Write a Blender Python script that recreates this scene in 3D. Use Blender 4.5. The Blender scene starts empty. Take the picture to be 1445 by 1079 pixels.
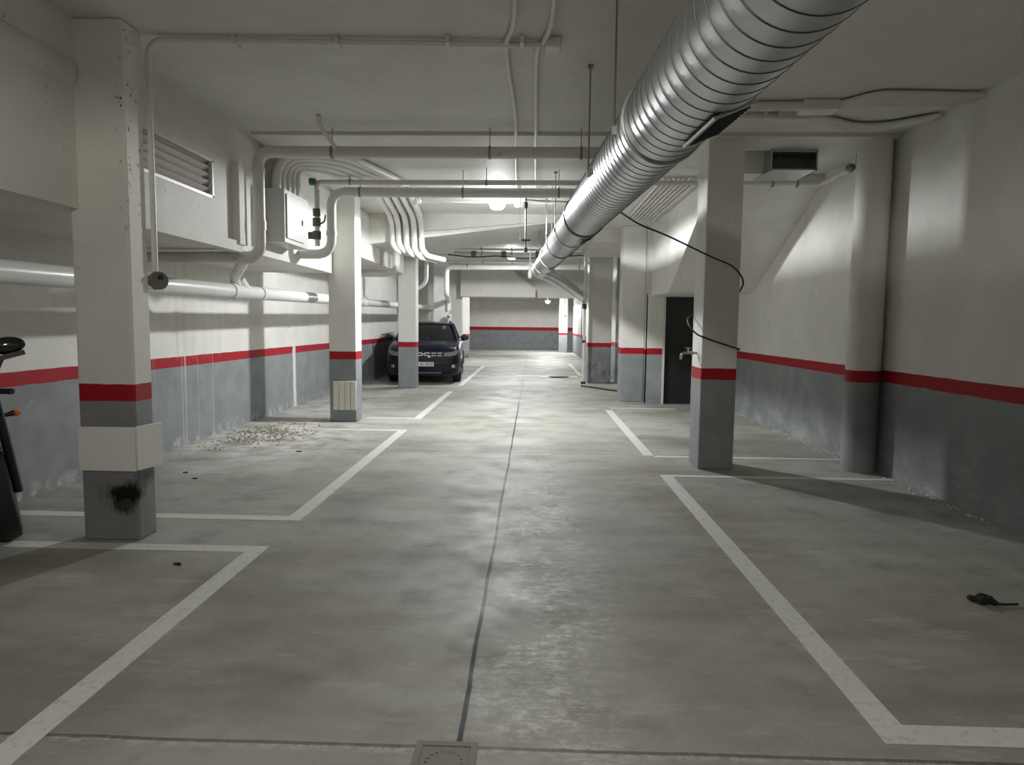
import bpy, math, random
from mathutils import Vector, Matrix
random.seed(7)
C = bpy.context.scene.collection
PI = math.pi
V = Vector

# ------------------------------------------------------------------ materials
class NT:
    def __init__(s, name):
        s.m = bpy.data.materials.new(name); s.m.use_nodes = True
        s.t = s.m.node_tree; s.b = s.t.nodes['Principled BSDF']
    def n(s, typ, **kw):
        o = s.t.nodes.new(typ)
        for k, v in kw.items(): setattr(o, k, v)
        return o
    def put(s, sock, v):
        if isinstance(v, bpy.types.NodeSocket): s.t.links.new(v, sock)
        elif v is not None: sock.default_value = v
    def math(s, op, a, b=None, c=None, clamp=False):
        o = s.n('ShaderNodeMath', operation=op, use_clamp=clamp)
        s.put(o.inputs[0], a); s.put(o.inputs[1], b)
        if c is not None: s.put(o.inputs[2], c)
        return o.outputs[0]
    def pos(s):
        if not hasattr(s, '_p'):
            s._p = s.n('ShaderNodeNewGeometry').outputs['Position']
            x = s.n('ShaderNodeSeparateXYZ'); s.t.links.new(s._p, x.inputs[0]); s._x = x.outputs
        return s._p
    def xyz(s): s.pos(); return s._x
    def vec(s, scale=(1, 1, 1), off=(0, 0, 0)):
        o = s.n('ShaderNodeMapping'); s.t.links.new(s.pos(), o.inputs[0])
        o.inputs['Scale'].default_value = scale; o.inputs['Location'].default_value = off
        return o.outputs[0]
    def noise(s, scale, detail=4, rough=.55, vec=None):
        o = s.n('ShaderNodeTexNoise'); s.t.links.new(vec or s.pos(), o.inputs['Vector'])
        o.inputs['Scale'].default_value = scale; o.inputs['Detail'].default_value = detail; o.inputs['Roughness'].default_value = rough
        return o.outputs['Fac']
    def step(s, v, lo, hi, a=0., b=1.):
        o = s.n('ShaderNodeMapRange'); s.put(o.inputs[0], v)
        for i, q in enumerate((lo, hi, a, b)): s.put(o.inputs[i+1], q)
        return o.outputs[0]
    def mix(s, f, a, b):
        o = s.n('ShaderNodeMix', data_type='RGBA'); s.put(o.inputs[0], f)
        for sk, v in ((o.inputs[6], a), (o.inputs[7], b)):
            s.put(sk, v if isinstance(v, bpy.types.NodeSocket) else (*v, 1))
        return o.outputs[2]
    def bump(s, h, strength=.2, dist=.01):
        o = s.n('ShaderNodeBump'); s.put(o.inputs['Height'], h)
        o.inputs['Strength'].default_value = strength; o.inputs['Distance'].default_value = dist
        s.t.links.new(o.outputs[0], s.b.inputs['Normal'])
    def out(s, color=None, rough=.6, metal=0., coat=None):
        if color is not None: s.put(s.b.inputs['Base Color'], color if isinstance(color, bpy.types.NodeSocket) else (*color, 1))
        s.put(s.b.inputs['Roughness'], rough); s.put(s.b.inputs['Metallic'], metal)
        if coat: s.b.inputs['Coat Weight'].default_value = coat; s.b.inputs['Coat Roughness'].default_value = .05
        return s.m
    def ball(s, c, r, soft):          # 1 inside an ellipsoid of radii r, fading to 0
        o = s.vec(tuple(1/q for q in r), tuple(-a/q for a, q in zip(c, r)))
        l = s.n('ShaderNodeVectorMath', operation='LENGTH'); s.t.links.new(o, l.inputs[0])
        return s.step(l.outputs['Value'], 1-soft, 1+soft, 1, 0)

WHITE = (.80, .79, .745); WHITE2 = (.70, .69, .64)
GREY = (.275, .295, .30); RED = (.40, .012, .022)

def plain(name, col, rough=.5, metal=0., coat=None, var=.12, scale=6):
    t = NT(name)
    d = tuple(c*(1-var) for c in col)
    return t.out(t.mix(t.noise(scale, 5), d, col), rough, metal, coat)

def wall_paint(name, z0=.95, z1=1.07, stripe=True, extra=None, dirt=.5, white=WHITE, grey=GREY):
    t = NT(name)
    x = t.xyz()
    fine = t.noise(90, 3); mid = t.noise(2.2, 6, .6); big = t.noise(.55, 3)
    w = t.mix(t.step(mid, .38, .66), tuple(c*.90 for c in white), white)
    w = t.mix(t.math('MULTIPLY', t.step(big, .5, .7), .25), w, tuple(c*.78 for c in white))
    sp = t.math('MULTIPLY', t.step(t.noise(26, 2), .70, .76), dirt)
    w = t.mix(sp, w, (.20, .19, .17))
    col = w
    if stripe:
        g = t.mix(t.step(t.noise(3.1, 5), .35, .7), tuple(c*.86 for c in grey), tuple(c*1.10 for c in grey))
        g = t.mix(t.math('MULTIPLY', t.step(t.noise(14, 3), .66, .74), dirt), g, (.10, .10, .095))
        g = t.mix(t.math('MULTIPLY', t.step(t.noise(7, 5, .7), .63, .72), .35), g, (.45, .45, .43))
        r = t.mix(t.noise(8, 4), tuple(c*.85 for c in RED), RED)
        zz = t.math('ADD', x[2], t.math('MULTIPLY', t.math('SUBTRACT', t.noise(5, 3), .5), .016))
        col = t.mix(t.step(zz, z1-.002, z1+.002), r, col)
        col = t.mix(t.step(zz, z0-.002, z0+.002), g, col)
    if extra: col = extra(t, col)
    t.bump(t.math('ADD', t.math('MULTIPLY', fine, .4), mid), .12, .02)
    t.b.inputs['Specular IOR Level'].default_value = .25
    return t.out(col, .6)

def left_wall_extra(t, col):
    x = t.xyz()
    band = t.math('MULTIPLY', t.step(x[1], 6.9, 7.4), t.step(x[1], 8.6, 9.4, 1, 0))
    n = t.noise(1, 5, .6, t.vec((1, 7, .25)))
    top = t.step(x[2], 1.75, 1.5)
    stain = t.math('MULTIPLY', t.math('MULTIPLY', t.step(n, .5, .68), band), .28)
    col = t.mix(t.math('MULTIPLY', stain, t.step(x[2], 1.0, 1.08)), col, (.42, .38, .31))
    n2 = t.noise(1, 2, .4, t.vec((1, 16, .12), (0, 3.3, 0)))
    drip = t.math('MULTIPLY', t.math('MULTIPLY', t.step(n2, .62, .70), band), t.step(x[2], 1.15, 1.07))
    col = t.mix(t.math('MULTIPLY', drip, .5), col, (.72, .72, .70))
    pd = t.math('ABSOLUTE', t.math('SUBTRACT', t.math('ADD', x[1], t.math('MULTIPLY', t.math('SUBTRACT', t.noise(3, 4), .5), .12)), 11.75))
    pm = t.math('MULTIPLY', t.step(pd, .05, .09, 1, 0), t.step(x[2], 1.08, 1.16, 1, 0))
    col = t.mix(t.math('MULTIPLY', pm, .85), col, (.80, .80, .79))
    # rising damp and peeled paint along the foot
    foot = t.math('MULTIPLY', t.step(x[2], .02, .16, 1, 0), t.step(t.noise(6, 5, .7), .5, .62))
    return t.mix(t.math('MULTIPLY', foot, .7), col, (.62, .61, .57))

def right_wall_extra(t, col):
    x = t.xyz()
    w = t.math('MULTIPLY', t.step(t.noise(1.7, 6, .75, t.vec((1, .8, 1.6))), .50, .68), t.step(x[2], .1, .62, 1, .0))
    col = t.mix(t.math('MULTIPLY', w, .65), col, (.52, .53, .52))
    d = t.math('MULTIPLY', t.step(t.noise(1, 4, .6, t.vec((1, 3.0, .35))), .60, .68), t.step(x[2], 1.0, 1.2))
    return t.mix(t.math('MULTIPLY', d, .16), col, (.42, .41, .37))

def scorch_extra(t, col):
    b = t.ball((-2.735, 4.385, .325), (.185, .15, .10), .8)
    n = t.noise(1, 6, .75, t.vec((16, 16, 7)))
    m = t.step(t.math('ADD', b, t.math('MULTIPLY', t.math('SUBTRACT', n, .5), 1.3)), .50, .85)
    b2 = t.ball((-2.76, 4.385, .26), (.13, .10, .11), .6)
    n2 = t.noise(1, 4, .7, t.vec((70, 70, 9)))
    m2 = t.math('MULTIPLY', t.step(t.math('ADD', b2, t.math('SUBTRACT', n2, .5)), .66, .95), .85)
    sm = t.math('MULTIPLY', t.ball((-2.645, 4.49, .435), (.03, .13, .05), .7), .85)
    col = t.mix(sm, col, (.02, .02, .02))
    x = t.xyz()
    ed = t.math('MULTIPLY', t.step(t.math('ABSOLUTE', t.math('ADD', x[0], 2.67)), .02, .055, 1, 0), t.step(x[2], 1.9, 2.4))
    chip = t.math('MULTIPLY', ed, t.step(t.noise(24, 4, .7), .60, .66))
    col = t.mix(chip, col, (.12, .11, .09))
    return t.mix(t.math('MAXIMUM', m, m2), col, (.008, .008, .008))

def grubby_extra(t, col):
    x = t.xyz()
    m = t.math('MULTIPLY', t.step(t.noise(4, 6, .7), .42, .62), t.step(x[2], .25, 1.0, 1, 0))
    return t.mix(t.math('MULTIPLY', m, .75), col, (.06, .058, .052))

M = {}
M['wall'] = wall_paint('wall paint')
M['wall_left'] = wall_paint('left wall paint', extra=left_wall_extra)
M['wall_right'] = wall_paint('right wall paint', extra=right_wall_extra, dirt=.25)
M['wall_far'] = wall_paint('far wall paint', 1.12, 1.32)
M['col'] = wall_paint('column paint', .945, 1.065, dirt=.3)
M['col_scorch'] = wall_paint('scorched column paint', .955, 1.07, extra=scorch_extra, dirt=.3, grey=(.25, .255, .255))
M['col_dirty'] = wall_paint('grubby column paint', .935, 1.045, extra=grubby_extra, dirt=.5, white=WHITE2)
M['ceil'] = wall_paint('ceiling paint', stripe=False, dirt=.12, white=(.74, .73, .68))
M['plaster'] = wall_paint('plaster paint', stripe=False, dirt=1.0, white=(.76, .75, .70))
def chipped(name, col, rough):
    t = NT(name)
    c = t.mix(t.noise(6, 5), tuple(q*.86 for q in col), col)
    c = t.mix(t.math('MULTIPLY', t.step(t.noise(11, 5, .65), .68, .72), .8), c, (.16, .14, .11))
    return t.out(c, rough)
def crack_extra(t, col):
    x = t.xyz()
    zz = t.math('ADD', t.math('MULTIPLY', x[0], .085), 3.275)
    d = t.math('SUBTRACT', t.math('SUBTRACT', x[2], zz), t.math('MULTIPLY', t.math('SUBTRACT', t.noise(4, 5, .7, t.vec((1, 0, 0))), .5), .07))
    k = t.math('MULTIPLY', t.step(t.math('ABSOLUTE', d), .003, .007, 1, 0), t.math('MULTIPLY', t.step(x[0], -2.3, -1.9), t.step(x[0], -.1, .15, 1, 0)))
    return t.mix(t.math('MULTIPLY', k, .75), col, (.12, .115, .10))
M['beam'] = wall_paint('beam paint', stripe=False, dirt=.5, white=(.76, .75, .70), extra=crack_extra)
M['pipe'] = chipped('painted pipe', (.74, .73, .69), .4)
M['pvc'] = plain('white pvc', (.82, .82, .80), .3, var=.06)
M['conduit'] = plain('painted conduit', (.76, .75, .71), .45)
M['bluepvc'] = plain('teal cap', (.03, .16, .17), .5)
M['greyplastic'] = plain('grey plastic', (.22, .21, .19), .55, var=.5, scale=20)
M['brownmetal'] = plain('brown fittings', (.12, .10, .08), .5, var=.4, scale=30)
M['steel'] = plain('rod steel', (.30, .29, .27), .45, .8)
M['darkmetal'] = plain('dark metal', (.035, .035, .034), .5)
M['brass'] = plain('worn brass', (.50, .46, .38), .35, .9)
M['cabinet'] = plain('cabinet enamel', (.64, .64, .62), .4, var=.05)
M['pad'] = plain('white foam', (.88, .87, .84), .7, var=.08, scale=9)
M['panel'] = plain('cream foam panel', (.78, .76, .68), .7, var=.08)
M['blackplastic'] = plain('black plastic', (.012, .012, .013), .45)
M['black_gloss'] = plain('black gloss', (.01, .01, .012), .15, coat=.6)
M['rubber'] = plain('tyre rubber', (.016, .016, .016), .75)
M['cable'] = plain('cable sheath', (.02, .02, .018), .5)
M['rag'] = plain('dark debris', (.018, .016, .013), .9, var=.5, scale=60)
M['chrome'] = plain('bright metal', (.6, .6, .6), .2, 1.)
M['orange'] = plain('orange lens', (.85, .22, .02), .25)
M['bluepaint'] = plain('dark blue car paint', (.0025, .0045, .019), .35, 0., coat=.3)
M['bluepaint'].node_tree.nodes['Principled BSDF'].inputs['Specular IOR Level'].default_value = .25
M['carglass'] = plain('car glass', (.008, .010, .010), .06, var=.05)
M['carglass'].node_tree.nodes['Principled BSDF'].inputs['Specular IOR Level'].default_value = .3
M['lens'] = plain('headlight lens', (.42, .44, .44), .12, .4, coat=.7, var=.4, scale=30)
M['plate'] = plain('plate white', (.70, .72, .70), .4, var=.04)
M['emblem'] = plain('white emblem', (.85, .86, .86), .3, var=.02)
M['emblemdim'] = plain('grey emblem', (.62, .62, .60), .35, var=.02)
M['skid'] = plain('skid plate grey', (.16, .16, .16), .5)
M['rubble'] = plain('rubble', (.50, .45, .30), .9, var=.45, scale=25)
M['interior'] = plain('duct interior', (.14, .135, .12), .7)
M['register'] = plain('register grille metal', (.035, .035, .034), .55, .2)
M['slat'] = plain('louvre slat paint', (.62, .56, .53), .5, var=.2)
M['iron'] = plain('drain iron', (.27, .235, .20), .65, .1, var=.35, scale=18)
M['tape'] = plain('silver pipe jacket', (.72, .72, .70), .3, .5)

def galv():
    t = NT('galvanised steel')
    v = t.n('ShaderNodeTexVoronoi'); t.t.links.new(t.pos(), v.inputs['Vector']); v.inputs['Scale'].default_value = 45
    n = t.noise(3, 5)
    c = t.mix(n, (.40, .41, .42), (.58, .59, .60))
    c = t.mix(t.math('MULTIPLY', v.outputs['Color'], .25), c, (.66, .67, .68))
    return t.out(c, t.step(n, .3, .7, .30, .42), .92)
M['galv'] = galv()
M['seam'] = plain('seam', (.10, .10, .10), .5, .8)

def door_mat():
    t = NT('dark steel door')
    c = t.mix(t.noise(3, 5), (.012, .012, .012), (.022, .021, .019))
    return t.out(c, .28, 0.)
M['door'] = door_mat()

def line_mat():
    t = NT('worn road paint')
    w = t.mix(t.noise(3, 5), (.60, .60, .56), (.74, .74, .70))
    wear = t.step(t.noise(22, 6, .75), .52, .66)
    return t.out(t.mix(t.math('MULTIPLY', wear, .55), w, (.34, .335, .31)), .6)
M['line'] = line_mat()

def floor_mat():
    t = NT('polished concrete'); x = t.xyz()
    big = t.noise(.55, 5, .6); mid = t.noise(2.3, 7, .65); fine = t.noise(38, 4, .7)
    sw = t.noise(1.0, 5, .6, t.vec((.6, 1.8, 1)))
    c = t.mix(t.step(big, .40, .60), (.250, .240, .200), (.390, .385, .350))
    c = t.mix(t.math('MULTIPLY', t.step(sw, .45, .64), .55), c, (.43, .43, .41))
    c = t.mix(t.math('MULTIPLY', t.step(mid, .52, .68), .55), c, (.205, .20, .175))
    c = t.mix(t.math('MULTIPLY', t.step(fine, .45, .75), .16), c, (.50, .50, .48))
    sm = t.noise(1.0, 7, .72, t.vec((1.3, 4.2, 1), (3.1, 0, 0)))
    c = t.mix(t.math('MULTIPLY', t.step(sm, .56, .68), .42), c, (.56, .56, .53))
    bl = t.noise(.9, 3, .5, t.vec((1, 1, 1), (7.7, 2.2, 0)))
    c = t.mix(t.math('MULTIPLY', t.step(bl, .56, .68), .35), c, (.17, .165, .145))
    # bleached, scuffed strip beside the joint
    st = t.ball((.06, 4.2, 0), (.30, 3.0, 5), .6)
    spk = t.step(t.noise(1, 8, .8, t.vec((13, 22, 1))), .46, .60)
    spb = t.step(t.noise(3.2, 4, .6), .40, .60)
    c = t.mix(t.math('MULTIPLY', t.math('MULTIPLY', st, spk), t.step(t.noise(2.6, 4, .6), .38, .58)), c, (.74, .74, .70))
    # plaster dust by the left wall
    du = t.ball((-3.35, 8.6, 0), (1.05, 1.7, 5), .55)
    dn = t.step(t.noise(2.6, 7, .7), .40, .62)
    c = t.mix(t.math('MULTIPLY', t.math('MULTIPLY', du, dn), .85), c, (.80, .79, .77))
    du2 = t.ball((-3.6, 13.2, 0), (.9, 3.2, 5), .5)
    c = t.mix(t.math('MULTIPLY', t.math('MULTIPLY', du2, dn), .6), c, (.70, .69, .66))
    # yellowish tint mid aisle
    ye = t.ball((-.3, 10.5, 0), (1.3, 4.5, 5), .6)
    c = t.mix(t.math('MULTIPLY', ye, t.step(t.noise(1.5, 5), .45, .65, 0, .30)), c, (.50, .48, .36))
    # dark wet-looking streaks near the camera
    for cx, cy, rx, ry, k in ((-1.02, 2.70, .13, .07, .6), (-1.12, 2.60, .12, .06, .5), (-1.22, 2.50, .13, .06, .45), (-1.32, 2.41, .13, .06, .3), (-1.28, 2.75, .12, .05, .3), (-2.6, 5.9, .5, .35, .25), (.55, 5.6, .1, .06, .3)):
        b = t.ball((cx, cy, 0), (rx, ry, 5), .5)
        c = t.mix(t.math('MULTIPLY', t.math('MULTIPLY', b, t.step(sw, .35, .6)), k), c, (.12, .118, .105))
    rough = t.step(mid, .35, .7, .52, .72); t.b.inputs['Specular IOR Level'].default_value = .35
    # saw-cut joints
    wob = t.math('MULTIPLY', t.math('SUBTRACT', t.noise(1.2, 3), .5), .03)
    def joint(axis, at, w, k):
        d = t.math('ABSOLUTE', t.math('SUBTRACT', t.math('ADD', x[axis], wob), at))
        return t.math('MULTIPLY', t.step(d, w, w*1.7, 1, 0), k)
    j = joint(0, -.245, .0075, 1.0)
    j = t.math('MULTIPLY', j, t.step(x[1], 12.4, 12.9, 1, .35))
    for y, k in ((7.80, .55), (2.265, .6), (13.3, .4), (-3.2, .5), (19, .4)):
        j = t.math('MAXIMUM', j, joint(1, y, .007, k))
    pe = t.step(t.math('ABSOLUTE', t.math('SUBTRACT', t.math('ADD', x[1], wob), 2.25)), .0, .035, 1, 0)
    c = t.mix(t.math('MULTIPLY', pe, t.step(t.noise(24, 5, .7), .45, .6)), c, (.52, .51, .47))
    c = t.mix(j, c, (.014, .014, .013))
    t.bump(t.math('ADD', mid, t.math('MULTIPLY', fine, .3)), .06, .01)
    return t.out(c, rough)
M['floor'] = floor_mat()

def emit(name, col, s):
    t = NT(name); t.b.inputs['Emission Color'].default_value = (*col, 1); t.b.inputs['Emission Strength'].default_value = s
    return t.out((.9, .9, .9), .4)
LAMPCOL = (.97, .99, 1.0)
M['glow'] = emit('lamp diffuser', LAMPCOL, 16)
M['glow_small'] = emit('bulb glow', LAMPCOL, 4)

# ------------------------------------------------------------------ mesh builder
def fillet(pts, r, n=7):
    pts = [V(p) for p in pts]
    if r <= 0 or len(pts) < 3: return pts
    out = [pts[0]]
    for i in range(1, len(pts)-1):
        a, b, c = pts[i-1], pts[i], pts[i+1]
        d1 = (a-b); d2 = (c-b)
        k = min(r, d1.length*.48, d2.length*.48)
        p = b+d1.normalized()*k; q = b+d2.normalized()*k
        for j in range(n+1):
            u = j/n
            out.append(p*(1-u)**2+b*2*u*(1-u)+q*u*u)
    out.append(pts[-1]); return out

class MB:
    def __init__(s): s.v = []; s.f = []; s.mi = []
    def add(s, vs, fs, mi=0):
        o = len(s.v); s.v += [V(v) for v in vs]
        s.f += [tuple(i+o for i in f) for f in fs]; s.mi += [mi]*len(fs); return s
    def box(s, x0, x1, y0, y1, z0, z1, mi=0):
        vs = [(x, y, z) for z in (z0, z1) for y in (y0, y1) for x in (x0, x1)]
        return s.add(vs, [(0, 2, 3, 1), (4, 5, 7, 6), (0, 1, 5, 4), (2, 6, 7, 3), (0, 4, 6, 2), (1, 3, 7, 5)], mi)
    def obox(s, c, size, rot=Matrix(), mi=0):
        h = [q/2 for q in size]
        vs = [V(c)+(rot.to_3x3() @ V((x*h[0], y*h[1], z*h[2]))) for z in (-1, 1) for y in (-1, 1) for x in (-1, 1)]
        return s.add(vs, [(0, 2, 3, 1), (4, 5, 7, 6), (0, 1, 5, 4), (2, 6, 7, 3), (0, 4, 6, 2), (1, 3, 7, 5)], mi)
    def prism(s, poly, axis, a, b, mi=0):
        def p(u, w, k): return ((k, u, w), (u, k, w), (u, w, k))[axis]
        n = len(poly)
        vs = [p(u, w, a) for u, w in poly]+[p(u, w, b) for u, w in poly]
        fs = [tuple(range(n))[::-1], tuple(range(n, 2*n))]+[(i, (i+1) % n, n+(i+1) % n, n+i) for i in range(n)]
        return s.add(vs, fs, mi)
    def sweep(s, pts, r, n=14, cap=True, mi=0, mis=None, flat=None):
        pts = [V(p) for p in pts]; m = len(pts)
        rr = r if isinstance(r, (list, tuple)) else [r]*m
        tan = []
        for i in range(m):
            a, b = max(i-1, 0), min(i+1, m-1)
            while (pts[b]-pts[a]).length < 1e-6 and (a > 0 or b < m-1): a, b = max(a-1, 0), min(b+1, m-1)
            tan.append((pts[b]-pts[a]).normalized())
        up = V((0, 0, 1)) if abs(tan[0].z) < .9 else V((1, 0, 0))
        nx = tan[0].cross(up).normalized()
        vs = []; o = len(s.v)
        for i in range(m):
            nx = (nx-tan[i]*nx.dot(tan[i])).normalized(); ny = tan[i].cross(nx)
            for k in range(n):
                a = 2*PI*k/n
                vs.append(pts[i]+nx*math.cos(a)*rr[i]+ny*math.sin(a)*rr[i]*(flat or 1))
        s.v += vs
        for i in range(m-1):
            for k in range(n):
                k2 = (k+1) % n
                s.f.append((o+i*n+k, o+i*n+k2, o+(i+1)*n+k2, o+(i+1)*n+k)); s.mi.append(mis[i] if mis else mi)
        if cap:
            s.f.append(tuple(o+k for k in range(n))[::-1]); s.mi.append(mi)
            s.f.append(tuple(o+(m-1)*n+k for k in range(n))); s.mi.append(mi)
        return s
    def tube(s, pts, r, bend=0., n=12, mi=0): return s.sweep(fillet(pts, bend), r, n, mi=mi)
    def ring(s, c, axis, r0, r1, w, n=20):        # a collar round a pipe
        a = V(axis).normalized(); c = V(c)
        return s.sweep([c-a*w/2, c-a*w/2, c+a*w/2, c+a*w/2], [r0, r1, r1, r0], n)
    def ball(s, c, r, nu=12, nv=8, mi=0):
        r = r if isinstance(r, (tuple, list)) else (r, r, r); c = V(c)
        vs = [c+V((0, 0, -r[2]))]
        for j in range(1, nv):
            t = -PI/2+PI*j/nv
            for i in range(nu):
                a = 2*PI*i/nu
                vs.append(c+V((r[0]*math.cos(t)*math.cos(a), r[1]*math.cos(t)*math.sin(a), r[2]*math.sin(t))))
        vs.append(c+V((0, 0, r[2]))); fs = []
        for i in range(nu):
            fs.append((0, 1+(i+1) % nu, 1+i)); fs.append((len(vs)-1, 1+(nv-2)*nu+i, 1+(nv-2)*nu+(i+1) % nu))
            for j in range(nv-2):
                fs.append((1+j*nu+i, 1+j*nu+(i+1) % nu, 1+(j+1)*nu+(i+1) % nu, 1+(j+1)*nu+i))
        return s.add(vs, fs, mi)
    def loft(s, rings, closed=True, cap=True, mi=0):
        n = len(rings[0]); o = len(s.v)
        for r in rings: s.v += [V(p) for p in r]
        kk = n if closed else n-1
        for i in range(len(rings)-1):
            for k in range(kk):
                s.f.append((o+i*n+k, o+i*n+(k+1) % n, o+(i+1)*n+(k+1) % n, o+(i+1)*n+k)); s.mi.append(mi)
        if cap:
            s.f.append(tuple(o+k for k in range(n))[::-1]); s.mi.append(mi)
            s.f.append(tuple(o+(len(rings)-1)*n+k for k in range(n))); s.mi.append(mi)
        return s
    def pieces(s, name, mat, parent, **k):        # every separate piece becomes a part of its own
        up = list(range(len(s.v)))
        def find(a):
            while up[a] != a: up[a] = up[up[a]]; a = up[a]
            return a
        for f in s.f:
            for i in f[1:]: up[find(i)] = find(f[0])
        groups = {}
        for f in s.f: groups.setdefault(find(f[0]), []).append(f)
        for fs in groups.values():
            ids = sorted({i for f in fs for i in f}); mp = {a: b for b, a in enumerate(ids)}
            MB().add([s.v[i] for i in ids], [tuple(mp[i] for i in f) for f in fs]).build(name, mat, parent, **k)
    def xf(s, mat):
        s.v = [mat @ v for v in s.v]; return s
    def build(s, name, mat, parent=None, origin=None, bevel=0, smooth=True, sub=0):
        if origin is None:
            if parent is not None and 'wo' in parent: origin = V(parent['wo'])
            else:
                xs = [v.x for v in s.v]; ys = [v.y for v in s.v]; zs = [v.z for v in s.v]
                origin = V(((min(xs)+max(xs))/2, (min(ys)+max(ys))/2, min(zs)))
        origin = V(origin)
        me = bpy.data.meshes.new(name)
        me.from_pydata([tuple(v-origin) for v in s.v], [], s.f)
        mats = mat if isinstance(mat, (list, tuple)) else [mat]
        for m in mats: me.materials.append(m)
        me.polygons.foreach_set('material_index', s.mi)
        import bmesh
        b = bmesh.new(); b.from_mesh(me); bmesh.ops.recalc_face_normals(b, faces=b.faces); b.to_mesh(me); b.free()
        if smooth:
            me.polygons.foreach_set('use_smooth', [True]*len(me.polygons)); me.set_sharp_from_angle(angle=math.radians(38))
        o = bpy.data.objects.new(name, me); C.objects.link(o)
        if parent is not None:
            o.parent = parent; o.location = origin-V(parent['wo'])
        else: o.location = origin
        o['wo'] = tuple(origin)
        if bevel:
            md = o.modifiers.new('bevel', 'BEVEL'); md.width = bevel; md.segments = 2; md.limit_method = 'ANGLE'
        if sub:
            md = o.modifiers.new('sub', 'SUBSURF'); md.levels = sub; md.render_levels = sub
        return o

def thing(name, label, cat, loc, group=None):
    o = bpy.data.objects.new(name, None); C.objects.link(o); o.location = loc; o['wo'] = tuple(loc)
    o['label'] = label; o['category'] = cat
    if group: o['group'] = group
    return o
def tag(o, label, cat, group=None):
    o['label'] = label; o['category'] = cat
    if group: o['group'] = group
    return o
def struct(o): o['kind'] = 'structure'; return o
def text_mb(txt, size, center, normal_up=((1, 0, 0), (0, 0, 1)), depth=.002, squeeze=1.):
    cu = bpy.data.curves.new('txt', 'FONT'); cu.body = txt; cu.size = size; cu.align_x = 'CENTER'; cu.align_y = 'CENTER'; cu.extrude = depth
    ob = bpy.data.objects.new('txt', cu); C.objects.link(ob)
    dg = bpy.context.evaluated_depsgraph_get(); me = bpy.data.meshes.new_from_object(ob.evaluated_get(dg))
    X, Y = V(normal_up[0]), V(normal_up[1]); Z = X.cross(Y); c = V(center)
    mb = MB(); mb.add([c+X*v.co.x*squeeze+Y*v.co.y+Z*v.co.z for v in me.vertices], [tuple(p.vertices) for p in me.polygons])
    bpy.data.objects.remove(ob); bpy.data.curves.remove(cu); bpy.data.meshes.remove(me)
    return mb

# ------------------------------------------------------------------ room shell
CZ = 3.42
XL, XR = -4.2, 3.63
floor = struct(MB().box(-6.2, 6.2, -8, 42.3, -.2, 0).build('floor', M['floor'], smooth=False, origin=(0, 0, 0)))
struct(MB().box(-4.4, 6.2, -8, 30.0, CZ, CZ+.2).build('ceiling', M['ceil'], smooth=False))
struct(MB().box(-6.2, 6.2, 30.0, 42.3, 2.98, CZ+.2).build('ceiling_far', M['ceil'], smooth=False))
struct(MB().box(XL-.2, XL, -8, 30.2, 0, CZ).build('wall_left', M['wall_left'], smooth=False))
struct(MB().box(XR, XR+.2, -8, 13.15, 0, CZ).build('wall_right', M['wall_right'], smooth=False))
struct(MB().box(2.19, 2.39, 13.0, 37.0, 0, CZ).build('wall_right_far', M['col_dirty'], smooth=False))
struct(MB().box(-6.2, 6.2, 42.0, 42.2, 0, 3.0).build('wall_far', M['wall_far'], smooth=False))
struct(MB().box(-6.2, -6.0, 30.0, 42.0, 0, 3.0).build('wall_far_left', M['wall_far'], smooth=False))
struct(MB().box(6.0, 6.2, 36.8, 42.0, 0, 3.0).build('wall_far_right', M['wall_far'], smooth=False))
struct(MB().box(2.39, 6.2, 36.8, 37.0, 0, 3.0).build('wall_far_corner', M['wall_far'], smooth=False))
struct(MB().box(-6.2, -4.2, 30.0, 30.2, 0, 3.0).build('wall_far_return', M['wall_far'], smooth=False))
struct(MB().box(-4.4, 3.9, -8.2, -8, 0, CZ).build('wall_back', M['wall'], smooth=False))
# wall holding the dark door, below the stair landing
DW = MB()
DW.box(2.19, 2.50, 12.95, 13.15, 0, 2.10); DW.box(3.08, 3.63, 12.95, 13.15, 0, 2.10); DW.box(2.5, 3.08, 12.95, 13.15, 2.06, 2.10)
struct(DW.build('wall_stair', M['wall'], smooth=False))
# enclosed stair flight overhead (sloping underside, flat landing)
struct(MB().prism([(8.75, CZ), (8.75, 3.33), (11.3, 2.06), (13.1, 2.06), (13.1, CZ)], 0, 2.24, XR).build('trim_1', M['plaster'], smooth=False))
# plaster ventilation shaft hung along the left wall
PL = MB()
PL.box(XL, -2.98, -8, 9.95, 2.22, CZ)
struct(PL.build('trim_2', M['plaster'], smooth=False))
P2 = MB()                                   # raised face of the shaft round the louvre, with its lip
lx = -2.90
P2.box(-2.98, lx, 4.62, 4.98, 2.26, 3.0); P2.box(-2.98, lx, 6.12, 6.5, 2.26, 3.0)
P2.prism([(-2.98, 3.0), (lx, 3.0), (-2.905, 3.1), (-2.92, 3.2), (-2.945, 3.3), (-2.975, 3.38), (-2.98, 3.42)], 1, 4.62, 6.5)
P2.box(-2.98, lx, 4.98, 6.12, 2.26, 2.60); P2.box(-2.98, lx, 4.98, 6.12, 2.93, 3.0)
P2.box(-2.96, lx+.07, 6.5, 6.66, 2.24, 3.02); P2.box(-2.96, lx+.05, 4.62, 6.6, 2.17, 2.27); P2.box(-2.98, lx+.01, 4.5, 4.62, 2.22, 3.1)
struct(P2.build('trim_3', M['plaster']))
struct(MB().sweep([(-3.075, -8, 3.08), (-3.075, 4.39, 3.08)], .125, 36).build('trim_4', M['plaster']))      # rounded cove along the shaft
struct(MB().box(XL, -2.92, 10.36, 15.2, 2.6, CZ).build('trim_5', M['plaster'], smooth=False))
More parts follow.
